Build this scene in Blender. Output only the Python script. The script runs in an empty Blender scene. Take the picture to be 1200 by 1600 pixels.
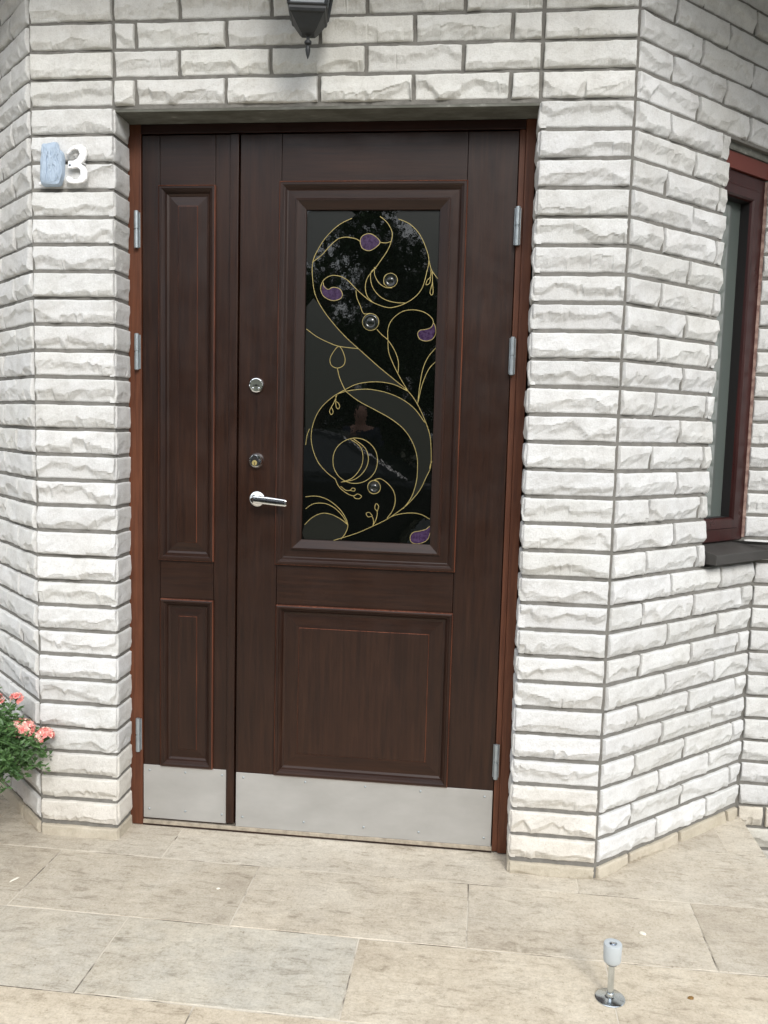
import bpy, bmesh, math, random
import numpy as np
from mathutils import Vector, Matrix

S = bpy.context.scene
R = math.radians
rnd = random.Random(7)

# ------------------------------------------------------------------ camera
cam_d = bpy.data.cameras.new("camera"); cam = bpy.data.objects.new("camera", cam_d)
S.collection.objects.link(cam); S.camera = cam
cam_d.sensor_fit = 'VERTICAL'; cam_d.sensor_height = 24; cam_d.lens = 24*1343.2/1600
cam_d.clip_start = .05; cam_d.clip_end = 500
YAW, PIT, ROL = -.1132, -.1011, .0257
fw = Vector((math.sin(YAW)*math.cos(PIT), math.cos(YAW)*math.cos(PIT), math.sin(PIT)))
r0 = Vector((math.cos(YAW), -math.sin(YAW), 0)); u0 = r0.cross(fw)
rt = math.cos(ROL)*r0 + math.sin(ROL)*u0; up = -math.sin(ROL)*r0 + math.cos(ROL)*u0
CM = Matrix((rt, up, -fw)).transposed().to_4x4(); CM.translation = Vector((1.3096, -2.3998, 1.2662))
cam.matrix_world = CM

# ------------------------------------------------------------------ world, sun, exposure (bright overcast)
SUN_EL, SUN_AZ = R(37), R(158)          # azimuth from +y towards +x: the light comes from behind the camera, right
w = bpy.data.worlds.new("World"); S.world = w; w.use_nodes = True
nt = w.node_tree; nt.nodes.clear()
wo = nt.nodes.new('ShaderNodeOutputWorld'); bg = nt.nodes.new('ShaderNodeBackground')
sky = nt.nodes.new('ShaderNodeTexSky'); sky.sky_type = 'NISHITA'; sky.sun_disc = False
sky.sun_elevation = SUN_EL; sky.sun_rotation = SUN_AZ; sky.air_density = 1.2; sky.dust_density = 4.0; sky.ozone_density = 1.0
tcw = nt.nodes.new('ShaderNodeTexCoord'); cn = nt.nodes.new('ShaderNodeTexNoise'); cn.inputs['Scale'].default_value = 2.2; cn.inputs['Detail'].default_value = 6
cr = nt.nodes.new('ShaderNodeValToRGB'); cr.color_ramp.elements[0].position = .3; cr.color_ramp.elements[0].color = (7.4, 7.9, 8.7, 1)
cr.color_ramp.elements[1].position = .75; cr.color_ramp.elements[1].color = (10.6, 11.0, 11.5, 1)
mx = nt.nodes.new('ShaderNodeMix'); mx.data_type = 'RGBA'; mx.inputs[0].default_value = .8
nt.links.new(tcw.outputs['Generated'], cn.inputs['Vector']); nt.links.new(cn.outputs[0], cr.inputs[0])
nt.links.new(sky.outputs[0], mx.inputs[6]); nt.links.new(cr.outputs[0], mx.inputs[7])
nt.links.new(mx.outputs[2], bg.inputs[0]); bg.inputs[1].default_value = .15
nt.links.new(bg.outputs[0], wo.inputs[0])
sd = bpy.data.lights.new("sun", 'SUN'); sd.energy = 1.4; sd.angle = R(18); sd.color = (1, .985, .955)
so = bpy.data.objects.new("sun", sd); S.collection.objects.link(so)
sv = Vector((math.sin(SUN_AZ)*math.cos(SUN_EL), math.cos(SUN_AZ)*math.cos(SUN_EL), math.sin(SUN_EL)))
so.rotation_euler = sv.to_track_quat('Z', 'Y').to_euler(); so.location = (3, -6, 6)
S.view_settings.view_transform = 'Standard'; S.view_settings.look = 'None'; S.view_settings.gamma = 1
S.view_settings.use_curve_mapping = False
S.view_settings.exposure = .67

# ------------------------------------------------------------------ materials
def mat(name, col=(.5,.5,.5), rough=.6, metal=0, ior=1.5, spec=None):
    m = bpy.data.materials.new(name); m.use_nodes = True
    b = m.node_tree.nodes['Principled BSDF']
    b.inputs['Base Color'].default_value = (*col, 1); b.inputs['Roughness'].default_value = rough
    b.inputs['Metallic'].default_value = metal; b.inputs['IOR'].default_value = ior
    if spec is not None: b.inputs['Specular IOR Level'].default_value = spec
    return m, m.node_tree, b
def N(t, kind, **kw):
    n = t.nodes.new(kind)
    for k, v in kw.items():
        k2 = k.replace('_', ' ')
        if k2 in n.inputs: n.inputs[k2].default_value = v
        else: setattr(n, k, v)
    return n
def coords(t, scale=(1,1,1), off=None):
    tc = N(t, 'ShaderNodeTexCoord'); mp = N(t, 'ShaderNodeMapping'); mp.inputs['Scale'].default_value = scale
    t.links.new(tc.outputs['Object'], mp.inputs['Vector'])
    if off is not None: t.links.new(off, mp.inputs['Location'])
    return mp.outputs[0]
def noise(t, vec, scale, detail=4, rough=.6, dist=0):
    n = N(t, 'ShaderNodeTexNoise'); n.inputs['Scale'].default_value = scale; n.inputs['Detail'].default_value = detail
    n.inputs['Roughness'].default_value = rough; n.inputs['Distortion'].default_value = dist
    t.links.new(vec, n.inputs['Vector']); return n.outputs[0]
def ramp(t, fac, stops):
    r = N(t, 'ShaderNodeValToRGB'); e = r.color_ramp.elements
    while len(e) < len(stops): e.new(.5)
    for i, (p, c) in enumerate(stops): e[i].position = p; e[i].color = (*c, 1) if len(c) == 3 else c
    t.links.new(fac, r.inputs[0]); return r.outputs[0]
def mixc(t, a, b, fac, mode='MIX'):
    m = N(t, 'ShaderNodeMix'); m.data_type = 'RGBA'; m.blend_type = mode
    for s, i in ((fac, 0), (a, 6), (b, 7)):
        if hasattr(s, 'is_linked') or hasattr(s, 'links'): t.links.new(s, m.inputs[i])
        else: m.inputs[i].default_value = s if i == 0 else (*s, 1)
    return m.outputs[2]
def bump(t, b, h, strength=.4, dist=.002, prev=None):
    n = N(t, 'ShaderNodeBump'); n.inputs['Strength'].default_value = strength; n.inputs['Distance'].default_value = dist
    t.links.new(h, n.inputs['Height'])
    if prev is not None: t.links.new(prev, n.inputs['Normal'])
    t.links.new(n.outputs[0], b.inputs['Normal']); return n.outputs[0]
def attr(t, name):
    a = N(t, 'ShaderNodeAttribute'); a.attribute_name = name; return a

def stone_mat():
    m, t, b = mat('white_rock_faced_stone', rough=.85)
    v = coords(t); a = attr(t, 'tint')
    c1 = ramp(t, noise(t, v, 22, 6, .65), [(.28, (.545,.540,.530)), (.5, (.645,.645,.640)), (.75, (.695,.70,.70))])
    c2 = ramp(t, noise(t, v, 5, 3), [(.35, (.94,.93,.91)), (.6, (1,1,1))])
    c = mixc(t, c1, c2, 1., 'MULTIPLY'); c = mixc(t, c, a.outputs['Color'], 1., 'MULTIPLY')
    sp = ramp(t, noise(t, v, 160, 3, .7), [(.27, (.62,.56,.48)), (.34, (1,1,1))])
    c = mixc(t, c, sp, .55, 'MULTIPLY')
    fg = ramp(t, noise(t, v, 230, 5, .8), [(.33, (.82,.81,.79)), (.5, (1,1,1)), (.7, (1.06,1.06,1.06))])
    c = mixc(t, c, fg, .8, 'MULTIPLY')
    t.links.new(c, b.inputs['Base Color'])
    p = bump(t, b, noise(t, v, 95, 7, .72, .3), .6, .004)
    bump(t, b, noise(t, v, 260, 5, .8), .6, .0022, p)
    return m
def mortar_mat():
    m, t, b = mat('grey_mortar', rough=.95)
    v = coords(t)
    t.links.new(ramp(t, noise(t, v, 40, 5), [(.3, (.140,.134,.120)), (.7, (.205,.196,.176))]), b.inputs['Base Color'])
    bump(t, b, noise(t, v, 260, 5, .7), .7, .003); return m
def wood_mat(name, horiz, lo=(.0115,.0045,.0028), mid=(.0205,.0080,.0043), hi=(.032,.0130,.0068), rough=.34):
    m, t, b = mat(name, rough=rough)
    sc = (3, 20, 60) if horiz else (60, 20, 3)
    v = coords(t, sc)
    g = noise(t, v, 1.6, 6, .6, .6); g2 = noise(t, coords(t, (12, 4, 260) if horiz else (260, 4, 12)), 1.0, 4, .7)
    big = noise(t, coords(t), 2.3, 3)
    c = ramp(t, g, [(.25, lo), (.5, mid), (.8, hi)])
    c = mixc(t, c, ramp(t, big, [(.3, (.8,.78,.78)), (.7, (1.2,1.2,1.2))]), 1., 'MULTIPLY')
    c = mixc(t, c, ramp(t, g2, [(.32, (.62,.58,.58)), (.5, (1,1,1))]), .5, 'MULTIPLY')
    t.links.new(c, b.inputs['Base Color'])
    rr = ramp(t, noise(t, coords(t), 9, 4), [(.3, (rough-.05,)*3), (.7, (rough+.1,)*3)])
    t.links.new(rr, b.inputs['Roughness'])
    bump(t, b, g2, .16, .0010); b.inputs['Specular IOR Level'].default_value = .34; return m
M = {}
M['stone'] = stone_mat(); M['mortar'] = mortar_mat()
M['wood_v'] = wood_mat('dark_stained_oak_upright', False); M['wood_h'] = wood_mat('dark_stained_oak_level', True)
M['worn'] = wood_mat('worn_reddish_edge', False, (.035,.011,.006), (.10,.032,.016), (.21,.072,.036), .4)
M['frame'] = wood_mat('reddish_brown_frame', False, (.06,.019,.009), (.105,.036,.017), (.15,.056,.027), .45)
M['frame_h'] = wood_mat('shade_darkened_header', True, (.012,.004,.003), (.02,.006,.004), (.03,.009,.005), .45)  # header's dark tone is the lintel's shade put into the wood colour
M['win'] = wood_mat('maroon_window_frame', False, (.020,.0045,.004), (.033,.007,.006), (.045,.010,.008), .3)
M['redboard'] = mat('red_brown_board', (.13,.024,.014), .6)[0]
def metal(name, col, rough, metal_=1, sc=30, amt=.12, streak=(1,1,1)):
    m, t, b = mat(name, col, rough, metal_)
    n = noise(t, coords(t, streak), sc, 5)
    t.links.new(ramp(t, n, [(.3, tuple(c*(1-amt) for c in col)), (.7, tuple(min(1, c*(1+amt)) for c in col))]), b.inputs['Base Color'])
    t.links.new(ramp(t, n, [(.3, (max(0, rough-.05),)*3), (.7, (rough+.08,)*3)]), b.inputs['Roughness'])
    return m
M['plate'] = metal('brushed_aluminium', (.42,.415,.40), .40, .45, 7, .08, (1,1,2))
M['dirty'] = metal('dirty_aluminium', (.40,.35,.28), .5, .4, 40, .3)
M['chrome'] = metal('chrome', (.8,.8,.8), .08, 1, 20, .04)
M['zinc'] = metal('galvanised_zinc', (.36,.40,.42), .42, .65, 60, .12)
M['bright'] = metal('bright_zinc', (.62,.66,.68), .16, 1, 60, .08)
M['nickel'] = metal('dull_nickel', (.15,.16,.135), .38, .7, 80, .15)
M['darkmetal'] = metal('blue_black_metal', (.22,.25,.29), .14, 1, 60, .1)
M['brass'] = metal('brass_came', (.52,.42,.17), .34, .6, 120, .1)
M['lamp'] = metal('dark_grey_cast_metal', (.022,.024,.025), .5, .3, 50, .2)
M['black'] = mat('black_gap', (.006,.005,.005), .8)[0]
M['silver'] = metal('polished_number_metal', (.92,.92,.92), .25, .15, 40, .05)
M['sill'] = metal('dark_slate_sill', (.040,.037,.034), .55, 0, 25, .2)
m, t, b = mat('dark_mirror_glass', (.002,.0025,.002), .012, 0, 1.6)
bump(t, b, noise(t, coords(t), 60, 2), .035, .001); M['glass'] = m
m, t, b = mat('textured_grey_glass', (.0075,.0085,.0065), .3, 0, 1.4)
bump(t, b, noise(t, coords(t), 330, 3), .35, .001); M['frost'] = m
m, t, b = mat('violet_glass', (.09,.045,.12), .18, 0, 1.5)
t.links.new(ramp(t, noise(t, coords(t), 120, 3), [(.35, (.02,.008,.03)), (.65, (.06,.035,.08))]), b.inputs['Base Color']); M['violet'] = m
M['bull'] = mat('clear_glass_gem', (.008,.010,.008), .03, 0, 1.5)[0]
m, t, b = mat('window_glass', (.11,.13,.12), .02, 0, 2.8)
M['winglass'] = m
m, t, b = mat('concrete_soffit', rough=.9)
t.links.new(ramp(t, noise(t, coords(t, (4,10,10)), 3, 5), [(.4, (.10,.10,.082)), (.62, (.16,.16,.14)), (.72, (.34,.34,.31))]), b.inputs['Base Color'])
bump(t, b, noise(t, coords(t), 90, 4), .4, .002); M['conc'] = m
M['soffit'] = mat('brown_soffit_boards', (.16,.13,.11), .7)[0]
m, t, b = mat('grey_blue_tape', (.40,.49,.60), .42)
bump(t, b, noise(t, coords(t, (2,2,1)), 45, 4, .6, 1.5), .8, .004); M['tape'] = m
m, t, b = mat('pale_plastic', (.42,.45,.46), .5); M['cap'] = m
# paving
def paving_mat():
    m, t, b = mat('beige_quartzite', rough=.75)
    a = attr(t, 'tint'); sd = attr(t, 'seed')
    mp = N(t, 'ShaderNodeVectorMath'); mp.operation = 'SCALE'; mp.inputs['Scale'].default_value = 9.
    t.links.new(sd.outputs['Vector'], mp.inputs[0])
    ad = N(t, 'ShaderNodeVectorMath'); ad.operation = 'ADD'; tc = N(t, 'ShaderNodeTexCoord')
    t.links.new(tc.outputs['Object'], ad.inputs[0]); t.links.new(mp.outputs[0], ad.inputs[1])
    v = ad.outputs[0]
    ro = N(t, 'ShaderNodeMapping'); ro.inputs['Rotation'].default_value = (0, 0, R(33)); ro.inputs['Scale'].default_value = (7, 24, 10)
    t.links.new(v, ro.inputs['Vector'])
    base = ramp(t, noise(t, v, 4.5, 8, .68), [(.3, (.45,.398,.325)), (.5, (.54,.488,.405)), (.7, (.61,.565,.485))])
    gy = ramp(t, noise(t, v, 3.1, 5, .7), [(.42, (.1,.1,.1)), (.6, (.85,.85,.85))])
    gx = N(t, 'ShaderNodeMath'); gx.operation = 'MULTIPLY'; t.links.new(gy, gx.inputs[0]); t.links.new(a.outputs['Alpha'], gx.inputs[1])
    base = mixc(t, base, (.50,.470,.415), gx.outputs[0])
    st = ramp(t, noise(t, ro.outputs[0], 1.6, 7, .72, .5), [(.34, (.50,.47,.42)), (.45, (.92,.91,.89)), (.7, (1.08,1.08,1.07))])
    c = mixc(t, base, st, .7, 'MULTIPLY')
    sp = ramp(t, noise(t, v, 42, 9, .84), [(.30, (.46,.42,.36)), (.44, (.92,.91,.89)), (.6, (1.03,1.03,1.03))])
    c = mixc(t, c, sp, .8, 'MULTIPLY')
    s3 = ramp(t, noise(t, v, 17, 12, .86, .2), [(.37, (.52,.50,.46)), (.46, (.90,.89,.875)), (.6, (1.06,1.06,1.05))])
    c = mixc(t, c, s3, .5, 'MULTIPLY')
    s4 = ramp(t, noise(t, v, 150, 6, .8), [(.32, (.74,.72,.68)), (.5, (1,1,1)), (.68, (1.10,1.10,1.09))])
    c = mixc(t, c, s4, .9, 'MULTIPLY')
    s2 = ramp(t, noise(t, v, 90, 4, .7), [(.29, (.35,.30,.24)), (.335, (1,1,1))])
    c = mixc(t, c, s2, .7, 'MULTIPLY')
    c = mixc(t, c, a.outputs['Color'], 1., 'MULTIPLY')
    t.links.new(c, b.inputs['Base Color'])
    p = bump(t, b, noise(t, ro.outputs[0], 2.2, 8, .7, .4), .5, .004)
    bump(t, b, noise(t, v, 130, 7, .8), .55, .002, p)
    return m
M['pave'] = paving_mat()
m, t, b = mat('cream_grout', rough=.95)
t.links.new(ramp(t, noise(t, coords(t), 7, 5), [(.40, (.10,.085,.065)), (.5, (.50,.45,.37)), (.8, (.64,.59,.50))]), b.inputs['Base Color']); M['grout'] = m
m, t, b = mat('dark_soil', rough=1)
t.links.new(ramp(t, noise(t, coords(t), 9, 8, .75), [(.35, (.02,.014,.008)), (.55, (.05,.045,.02)), (.7, (.06,.085,.025))]), b.inputs['Base Color'])
bump(t, b, noise(t, coords(t), 40, 5), .8, .02); M['soil'] = m
def leafm(name, a_, b_, sc=18, rough=.55):
    m, t, b = mat(name, rough=rough)
    t.links.new(ramp(t, noise(t, coords(t), sc, 3), [(.35, a_), (.65, b_)]), b.inputs['Base Color']); return m
M['leaf'] = leafm('geranium_leaf', (.035,.085,.022), (.095,.19,.055), 30)
M['petal'] = leafm('salmon_petal', (.72,.16,.15), (.85,.44,.38), 60)
M['petal2'] = leafm('pale_petal', (.82,.55,.45), (.85,.72,.62), 60)
M['bud'] = leafm('yellow_green_bud', (.16,.18,.05), (.28,.24,.08), 60)
M['terra'] = leafm('terracotta', (.30,.12,.07), (.42,.18,.10), 12, .8)
M['tree'] = leafm('tree_leaf', (.012,.035,.010), (.045,.09,.022), .9)
M['bark'] = leafm('bark', (.04,.03,.02), (.10,.08,.06), 14, .9)

# ------------------------------------------------------------------ object helpers
COL = S.collection
def rel(o, parent):
    if parent is not None:
        o.parent = parent
        p = parent; loc = Vector((0,0,0))
        while p is not None: loc += p.location; p = p.parent
        o.location = o.location - loc
def empty(name, loc, label, cat, group=None):
    o = bpy.data.objects.new(name, None); COL.objects.link(o); o.location = loc; o.empty_display_size = .1
    o['label'] = label; o['category'] = cat
    if group: o['group'] = group
    return o
def tag(o, label, cat=None, group=None, kind=None):
    o['label'] = label
    if cat: o['category'] = cat
    if group: o['group'] = group
    if kind: o['kind'] = kind
    return o
class MB:
    def __init__(s): s.v = []; s.f = []; s.m = []; s.sm = []
    def add(s, vs, fs, mi=0, smooth=False):
        b = len(s.v); s.v += [tuple(v) for v in vs]
        for f in fs: s.f.append([b+i for i in f]); s.m.append(mi); s.sm.append(smooth)
    def box(s, x0, x1, y0, y1, z0, z1, mi=0):
        v = [(x0,y0,z0),(x1,y0,z0),(x1,y1,z0),(x0,y1,z0),(x0,y0,z1),(x1,y0,z1),(x1,y1,z1),(x0,y1,z1)]
        s.add(v, [(0,3,2,1),(4,5,6,7),(0,1,5,4),(1,2,6,5),(2,3,7,6),(3,0,4,7)], mi)
    def prism(s, pts, z0, z1, mi=0):
        n = len(pts); a = sum(pts[i][0]*pts[(i+1)%n][1]-pts[(i+1)%n][0]*pts[i][1] for i in range(n))
        if a < 0: pts = pts[::-1]
        v = [(x,y,z0) for x,y in pts]+[(x,y,z1) for x,y in pts]
        s.add(v, [tuple(range(n))[::-1], tuple(range(n,2*n))]+[(i,(i+1)%n,n+(i+1)%n,n+i) for i in range(n)], mi)
    def plate(s, pts, y0, y1, mi=0, bev=0):
        # outline in the x-z plane given thickness along y (y0 front); optional front chamfer
        n = len(pts); a = sum(pts[i][0]*pts[(i+1)%n][1]-pts[(i+1)%n][0]*pts[i][1] for i in range(n))
        if a < 0: pts = pts[::-1]
        loops = [(pts, y1), (pts, y0+bev)]
        if bev:
            q = []
            for i in range(n):
                p0, p1, p2 = Vector(pts[i-1]), Vector(pts[i]), Vector(pts[(i+1)%n])
                d1 = (p1-p0).normalized(); d2 = (p2-p1).normalized(); nn = Vector((-d1.y-d2.y, d1.x+d2.x))
                if nn.length > 1e-6: nn.normalize()
                q.append(tuple(p1+nn*bev))
            loops.append((q, y0))
        v = [(x,y,z) for pp, y in loops for x,z in pp]
        f = [tuple(range(n))[::-1], tuple(range((len(loops)-1)*n, len(loops)*n))]
        for k in range(len(loops)-1): f += [(k*n+i,k*n+(i+1)%n,(k+1)*n+(i+1)%n,(k+1)*n+i) for i in range(n)]
        s.add(v, f, mi)
    def tube(s, pts, r, sides=8, mi=0, caps=True, flat=1.):
        pts = [Vector(p) for p in pts]; n = len(pts)
        rr = r if hasattr(r, '__len__') else [r]*n
        vs = []; up_ = None
        for i, p in enumerate(pts):
            d = (pts[min(i+1,n-1)]-pts[max(i-1,0)])
            if d.length < 1e-9: d = Vector((0,0,1))
            d.normalize()
            if up_ is None: up_ = Vector((0,1,0)) if abs(d.y) < .9 else Vector((1,0,0))
            a = d.cross(up_)
            if a.length < 1e-6: a = d.orthogonal()
            a.normalize(); b_ = a.cross(d).normalized(); up_ = b_
            for k in range(sides):
                t_ = 2*math.pi*k/sides; vs.append(p+a*math.cos(t_)*rr[i]+b_*math.sin(t_)*rr[i]*flat)
        fs = [(i*sides+k, i*sides+(k+1)%sides, (i+1)*sides+(k+1)%sides, (i+1)*sides+k) for i in range(n-1) for k in range(sides)]
        s.add(vs, fs, mi, True)
        if caps: s.add([v for v in vs[:sides]]+[v for v in vs[-sides:]], [tuple(range(sides)), tuple(range(sides,2*sides))[::-1]], mi)
    def lathe(s, c, prof, axis='z', sides=32, mi=0, mats=None):
        # prof: list of (radius, offset along axis); axis 'z' up or 'y' (towards -y, out of the door)
        vs = []
        for r_, h_ in prof:
            for k in range(sides):
                t_ = 2*math.pi*k/sides; a, b_ = r_*math.cos(t_), r_*math.sin(t_)
                vs.append((c[0]+a, c[1]+b_, c[2]+h_) if axis == 'z' else (c[0]+a, c[1]-h_, c[2]+b_))
        base = len(s.v); s.v += vs
        for i in range(len(prof)-1):
            for k in range(sides):
                q = (i*sides+k, i*sides+(k+1)%sides, (i+1)*sides+(k+1)%sides, (i+1)*sides+k)
                s.f.append([base+j for j in q]); s.m.append(mats[i] if mats else mi); s.sm.append(True)
        s.f.append([base+(len(prof)-1)*sides+k for k in range(sides)]); s.m.append(mats[-1] if mats else mi); s.sm.append(False)
    def build(s, name, mats, parent=None, bevel=0, fix=True):
        me = bpy.data.meshes.new(name); me.from_pydata(s.v, [], s.f)
        for m_ in (mats if isinstance(mats, (list, tuple)) else [mats]): me.materials.append(m_)
        me.polygons.foreach_set('material_index', s.m); me.polygons.foreach_set('use_smooth', s.sm)
        if fix:
            bm = bmesh.new(); bm.from_mesh(me); bmesh.ops.recalc_face_normals(bm, faces=bm.faces); bm.to_mesh(me); bm.free()
            if any(s.sm): me.set_sharp_from_angle(angle=R(38))
        me.update()
        o = bpy.data.objects.new(name, me); COL.objects.link(o); rel(o, parent)
        if bevel:
            b_ = o.modifiers.new('bevel', 'BEVEL'); b_.width = bevel; b_.segments = 2; b_.limit_method = 'ANGLE'; b_.angle_limit = R(40)
        return o
def dup(o, dv, parent):
    c = o.copy(); COL.objects.link(c); c.parent = parent; c.location = o.location + Vector(dv); return c
def smoothline(pts, sub=5):
    P = [Vector(p) for p in pts]; n = len(P)
    if n < 3: return P
    closed = (P[0]-P[-1]).length < 1e-5; out = []
    for i in range(n-1):
        p0 = P[i-1] if i > 0 else (P[-2] if closed else P[0]); p3 = P[i+2] if i+2 < n else (P[1] if closed else P[-1])
        p1, p2 = P[i], P[i+1]
        for k in range(sub):
            t_ = k/sub
            out.append(.5*((2*p1)+(-p0+p2)*t_+(2*p0-5*p1+4*p2-p3)*t_*t_+(-p0+3*p1-3*p2+p3)*t_**3))
    out.append(P[-1]); return out
# traced outlines of the leaded glass and the numbers, in millimetres on their planes (x, z)
LINES=(((909,1855),(872,1837),(835,1803),(808,1762),(796,1730),(796,1689),(805,1639),(830,1594),(868,1548),(902,1514),(936,1485),(998,1433),(1042,1399),(1085,1365),(1114,1327),(1139,1276),(1153,1235),(1158,1184),(1157,1146),(1146,1118),(1126,1075),(1094,1036),(1071,1016),(1033,988),(986,963),(939,941),(871,917)),((798,1733),(822,1751),(845,1776),(868,1796),(891,1802),(919,1798),(934,1790)),((934,1790),(940,1805),(959,1812),(977,1805),(992,1788),(978,1772),(960,1764),(941,1771),(934,1790)),((992,1788),(1008,1786),(1024,1790)),((990,1860),(1011,1843),(1026,1816),(1024,1790),(1013,1763),(995,1736),(982,1718),(959,1690),(952,1663),(958,1636),(975,1618)),((1043,1853),(1076,1839),(1104,1812),(1123,1776),(1134,1739),(1128,1700),(1118,1662),(1100,1637),(1073,1618),(1045,1607),(1017,1604),(975,1618),(951,1634),(923,1658),(899,1681),(875,1692),(851,1693),(830,1681),(821,1660),(826,1639),(843,1626),(862,1622),(881,1629),(885,1642),(876,1656),(857,1660),(843,1654),(831,1662),(828,1674)),((982,1715),(968,1704),(968,1677),(979,1652),(1003,1630),(1036,1619),(1073,1617)),((977,1718),(979,1695),(992,1673),(1011,1661),(1030,1660)),((1134,1739),(1141,1714),(1153,1696),(1165,1683)),((1141,1714),(1140,1692),(1131,1682),(1128,1669),(1138,1674),(1140,1692)),((1144,1709),(1146,1678),(1143,1662),(1140,1647),(1145,1640),(1149,1649),(1146,1678)),((925,1652),(928,1631),(938,1609),(949,1586),(971,1586),(990,1575),(994,1559)),((989,1541),(1005,1525),(1022,1511),(1042,1482),(1054,1450),(1054,1418)),((1022,1511),(1021,1541),(1032,1569),(1060,1592),(1092,1598),(1124,1592),(1146,1577),(1152,1563),(1146,1549),(1131,1543),(1114,1540),(1108,1529),(1115,1515),(1132,1510),(1150,1515),(1160,1531),(1158,1552),(1152,1563)),((1022,1511),(1025,1477),(1040,1441),(1060,1404),(1085,1365)),((780,1540),(812,1518),(846,1502),(879,1491),(936,1485)),((878,1491),(854,1460),(856,1437),(875,1428),(894,1438),(896,1461),(878,1491)),((875,1427),(881,1403),(890,1382),(901,1361)),((1164,1493),(1142,1467),(1127,1433),(1119,1387),(1114,1331)),((1163,1452),(1143,1429),(1126,1387),(1114,1331)),((1085,1365),(1070,1372),(1042,1384),(1004,1390),(966,1389),(929,1381),(896,1364),(863,1344),(830,1313),(809,1275),(800,1230),(806,1188),(823,1150),(848,1122),(875,1102)),((875,1352),(901,1361),(939,1367),(976,1368),(1024,1359),(1067,1342),(1105,1315),(1136,1276)),((901,1361),(939,1334),(987,1310),(1035,1285),(1074,1256),(1101,1219),(1116,1178),(1119,1136),(1116,1098),(1103,1055),(1080,1021)),((1000,1160),(996,1134),(982,1112),(961,1097),(935,1091),(910,1095),(887,1109),(872,1131),(867,1156),(871,1182),(885,1204),(907,1219),(932,1225),(958,1221),(980,1207),(995,1186),(1000,1160)),((918,1221),(947,1201),(957,1168),(949,1135),(925,1106),(892,1093)),((928,1222),(962,1197),(973,1164),(963,1131),(935,1104),(892,1093)),((875,1102),(888,1078),(912,1060),(931,1054),(943,1060),(955,1054),(948,1046),(936,1047),(931,1054)),((892,1081),(907,1070),(920,1070),(927,1077),(935,1075),(933,1068),(920,1070)),((1011,1083),(1010,1075),(1006,1068),(1000,1064),(992,1062),(985,1063),(979,1067),(975,1074),(973,1081),(974,1089),(978,1096),(984,1100),(991,1102),(999,1101),(1005,1096),(1009,1090),(1011,1083)),((983,1098),(1007,1108),(1031,1095),(1050,1072),(1056,1044),(1049,1015),(1033,991)),((991,965),(993,980),(988,994),(976,993),(970,1003),(980,1006),(989,996)),((992,969),(1001,989),(1003,1009),(996,1018),(997,1030),(1001,1033),(1007,1025),(1003,1009)),((786,1046),(820,1049),(855,1039),(889,1014),(909,986),(916,962),(907,938),(896,923)),((787,1010),(811,1026),(845,1028),(874,1016),(899,993),(915,967)),((785,962),(807,984),(836,998),(865,996),(894,983),(915,967)),((1029,986),(1057,1001),(1099,1009),(1133,1006),(1159,993)),((1160,972),(1148,962),(1129,956),(1111,951),(1103,936),(1109,921),(1131,919),(1154,931),(1162,953)),((875,1349),(866,1326),(859,1314),(854,1302),(859,1292),(865,1300),(859,1314)),((872,1347),(872,1328),(874,1314),(880,1309),(884,1316),(880,1326),(872,1331)),((1045,1681),(1043,1674),(1039,1667),(1033,1663),(1025,1661),(1018,1663),(1011,1667),(1006,1673),(1005,1681),(1006,1688),(1010,1695),(1017,1699),(1024,1700),(1032,1699),(1038,1695),(1043,1688),(1045,1681)),((795,1249),(788,1230),(784,1201)),((1163,1165),(1156,1153),(1155,1137)))
VIOLET=(((934,1790),(940,1805),(959,1812),(977,1805),(992,1788),(978,1772),(960,1764),(941,1771)),((828,1667),(826,1639),(843,1626),(862,1622),(881,1629),(885,1642),(876,1656),(857,1660),(843,1654)),((1114,1540),(1131,1543),(1146,1551),(1153,1559),(1158,1543),(1150,1515),(1132,1510),(1115,1515),(1108,1529)),((1160,972),(1148,962),(1129,956),(1111,951),(1103,936),(1109,921),(1131,919),(1154,931),(1162,953)))
FROST=(((780,1605),(822,1605),(830,1594),(868,1548),(902,1514),(936,1485),(998,1433),(1042,1399),(1070,1372),(1042,1384),(1004,1390),(966,1389),(929,1381),(896,1364),(863,1344),(830,1313),(809,1275),(800,1249),(783,1239)),((901,1361),(939,1367),(976,1368),(1024,1359),(1067,1342),(1105,1315),(1136,1276),(1153,1235),(1158,1184),(1157,1146),(1146,1118),(1126,1075),(1094,1036),(1080,1021),(1103,1055),(1116,1098),(1119,1136),(1116,1178),(1101,1219),(1074,1256),(1035,1285),(987,1310),(939,1334)),((1043,1874),(1043,1853),(1076,1839),(1104,1812),(1123,1776),(1134,1739),(1141,1714),(1153,1696),(1166,1678),(1164,1874)),((780,1874),(908,1874),(909,1855),(872,1837),(835,1803),(808,1762),(796,1730),(780,1730)),((785,962),(807,984),(836,998),(865,996),(894,983),(914,962),(907,938),(893,920),(786,915)))
BULL=((1025,1681,20),(970,1562,24),(992,1082,19))
THREE=((119,1996),(124,2010),(138,2020),(159,2024),(173,2016),(178,1999),(173,1982),(161,1971),(173,1963),(179,1948),(177,1930),(166,1920),(148,1917),(126,1919),(116,1927),(116,1934),(123,1938),(133,1934),(139,1928),(150,1930),(159,1942),(158,1955),(150,1961),(136,1959),(122,1958),(123,1979),(140,1980),(150,1986),(157,1997),(153,2008),(143,2011),(133,2007),(125,1998))
ONE=((49,2018),(62,2029),(75,2029),(75,1925),(92,1921),(92,1916),(32,1916),(33,1923),(48,1926))
TAPE=((45,2010),(49,2026),(66,2028),(88,2031),(93,2015),(105,2004),(108,1983),(107,1951),(102,1928),(94,1914),(69,1913),(42,1917),(41,1963))

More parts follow.
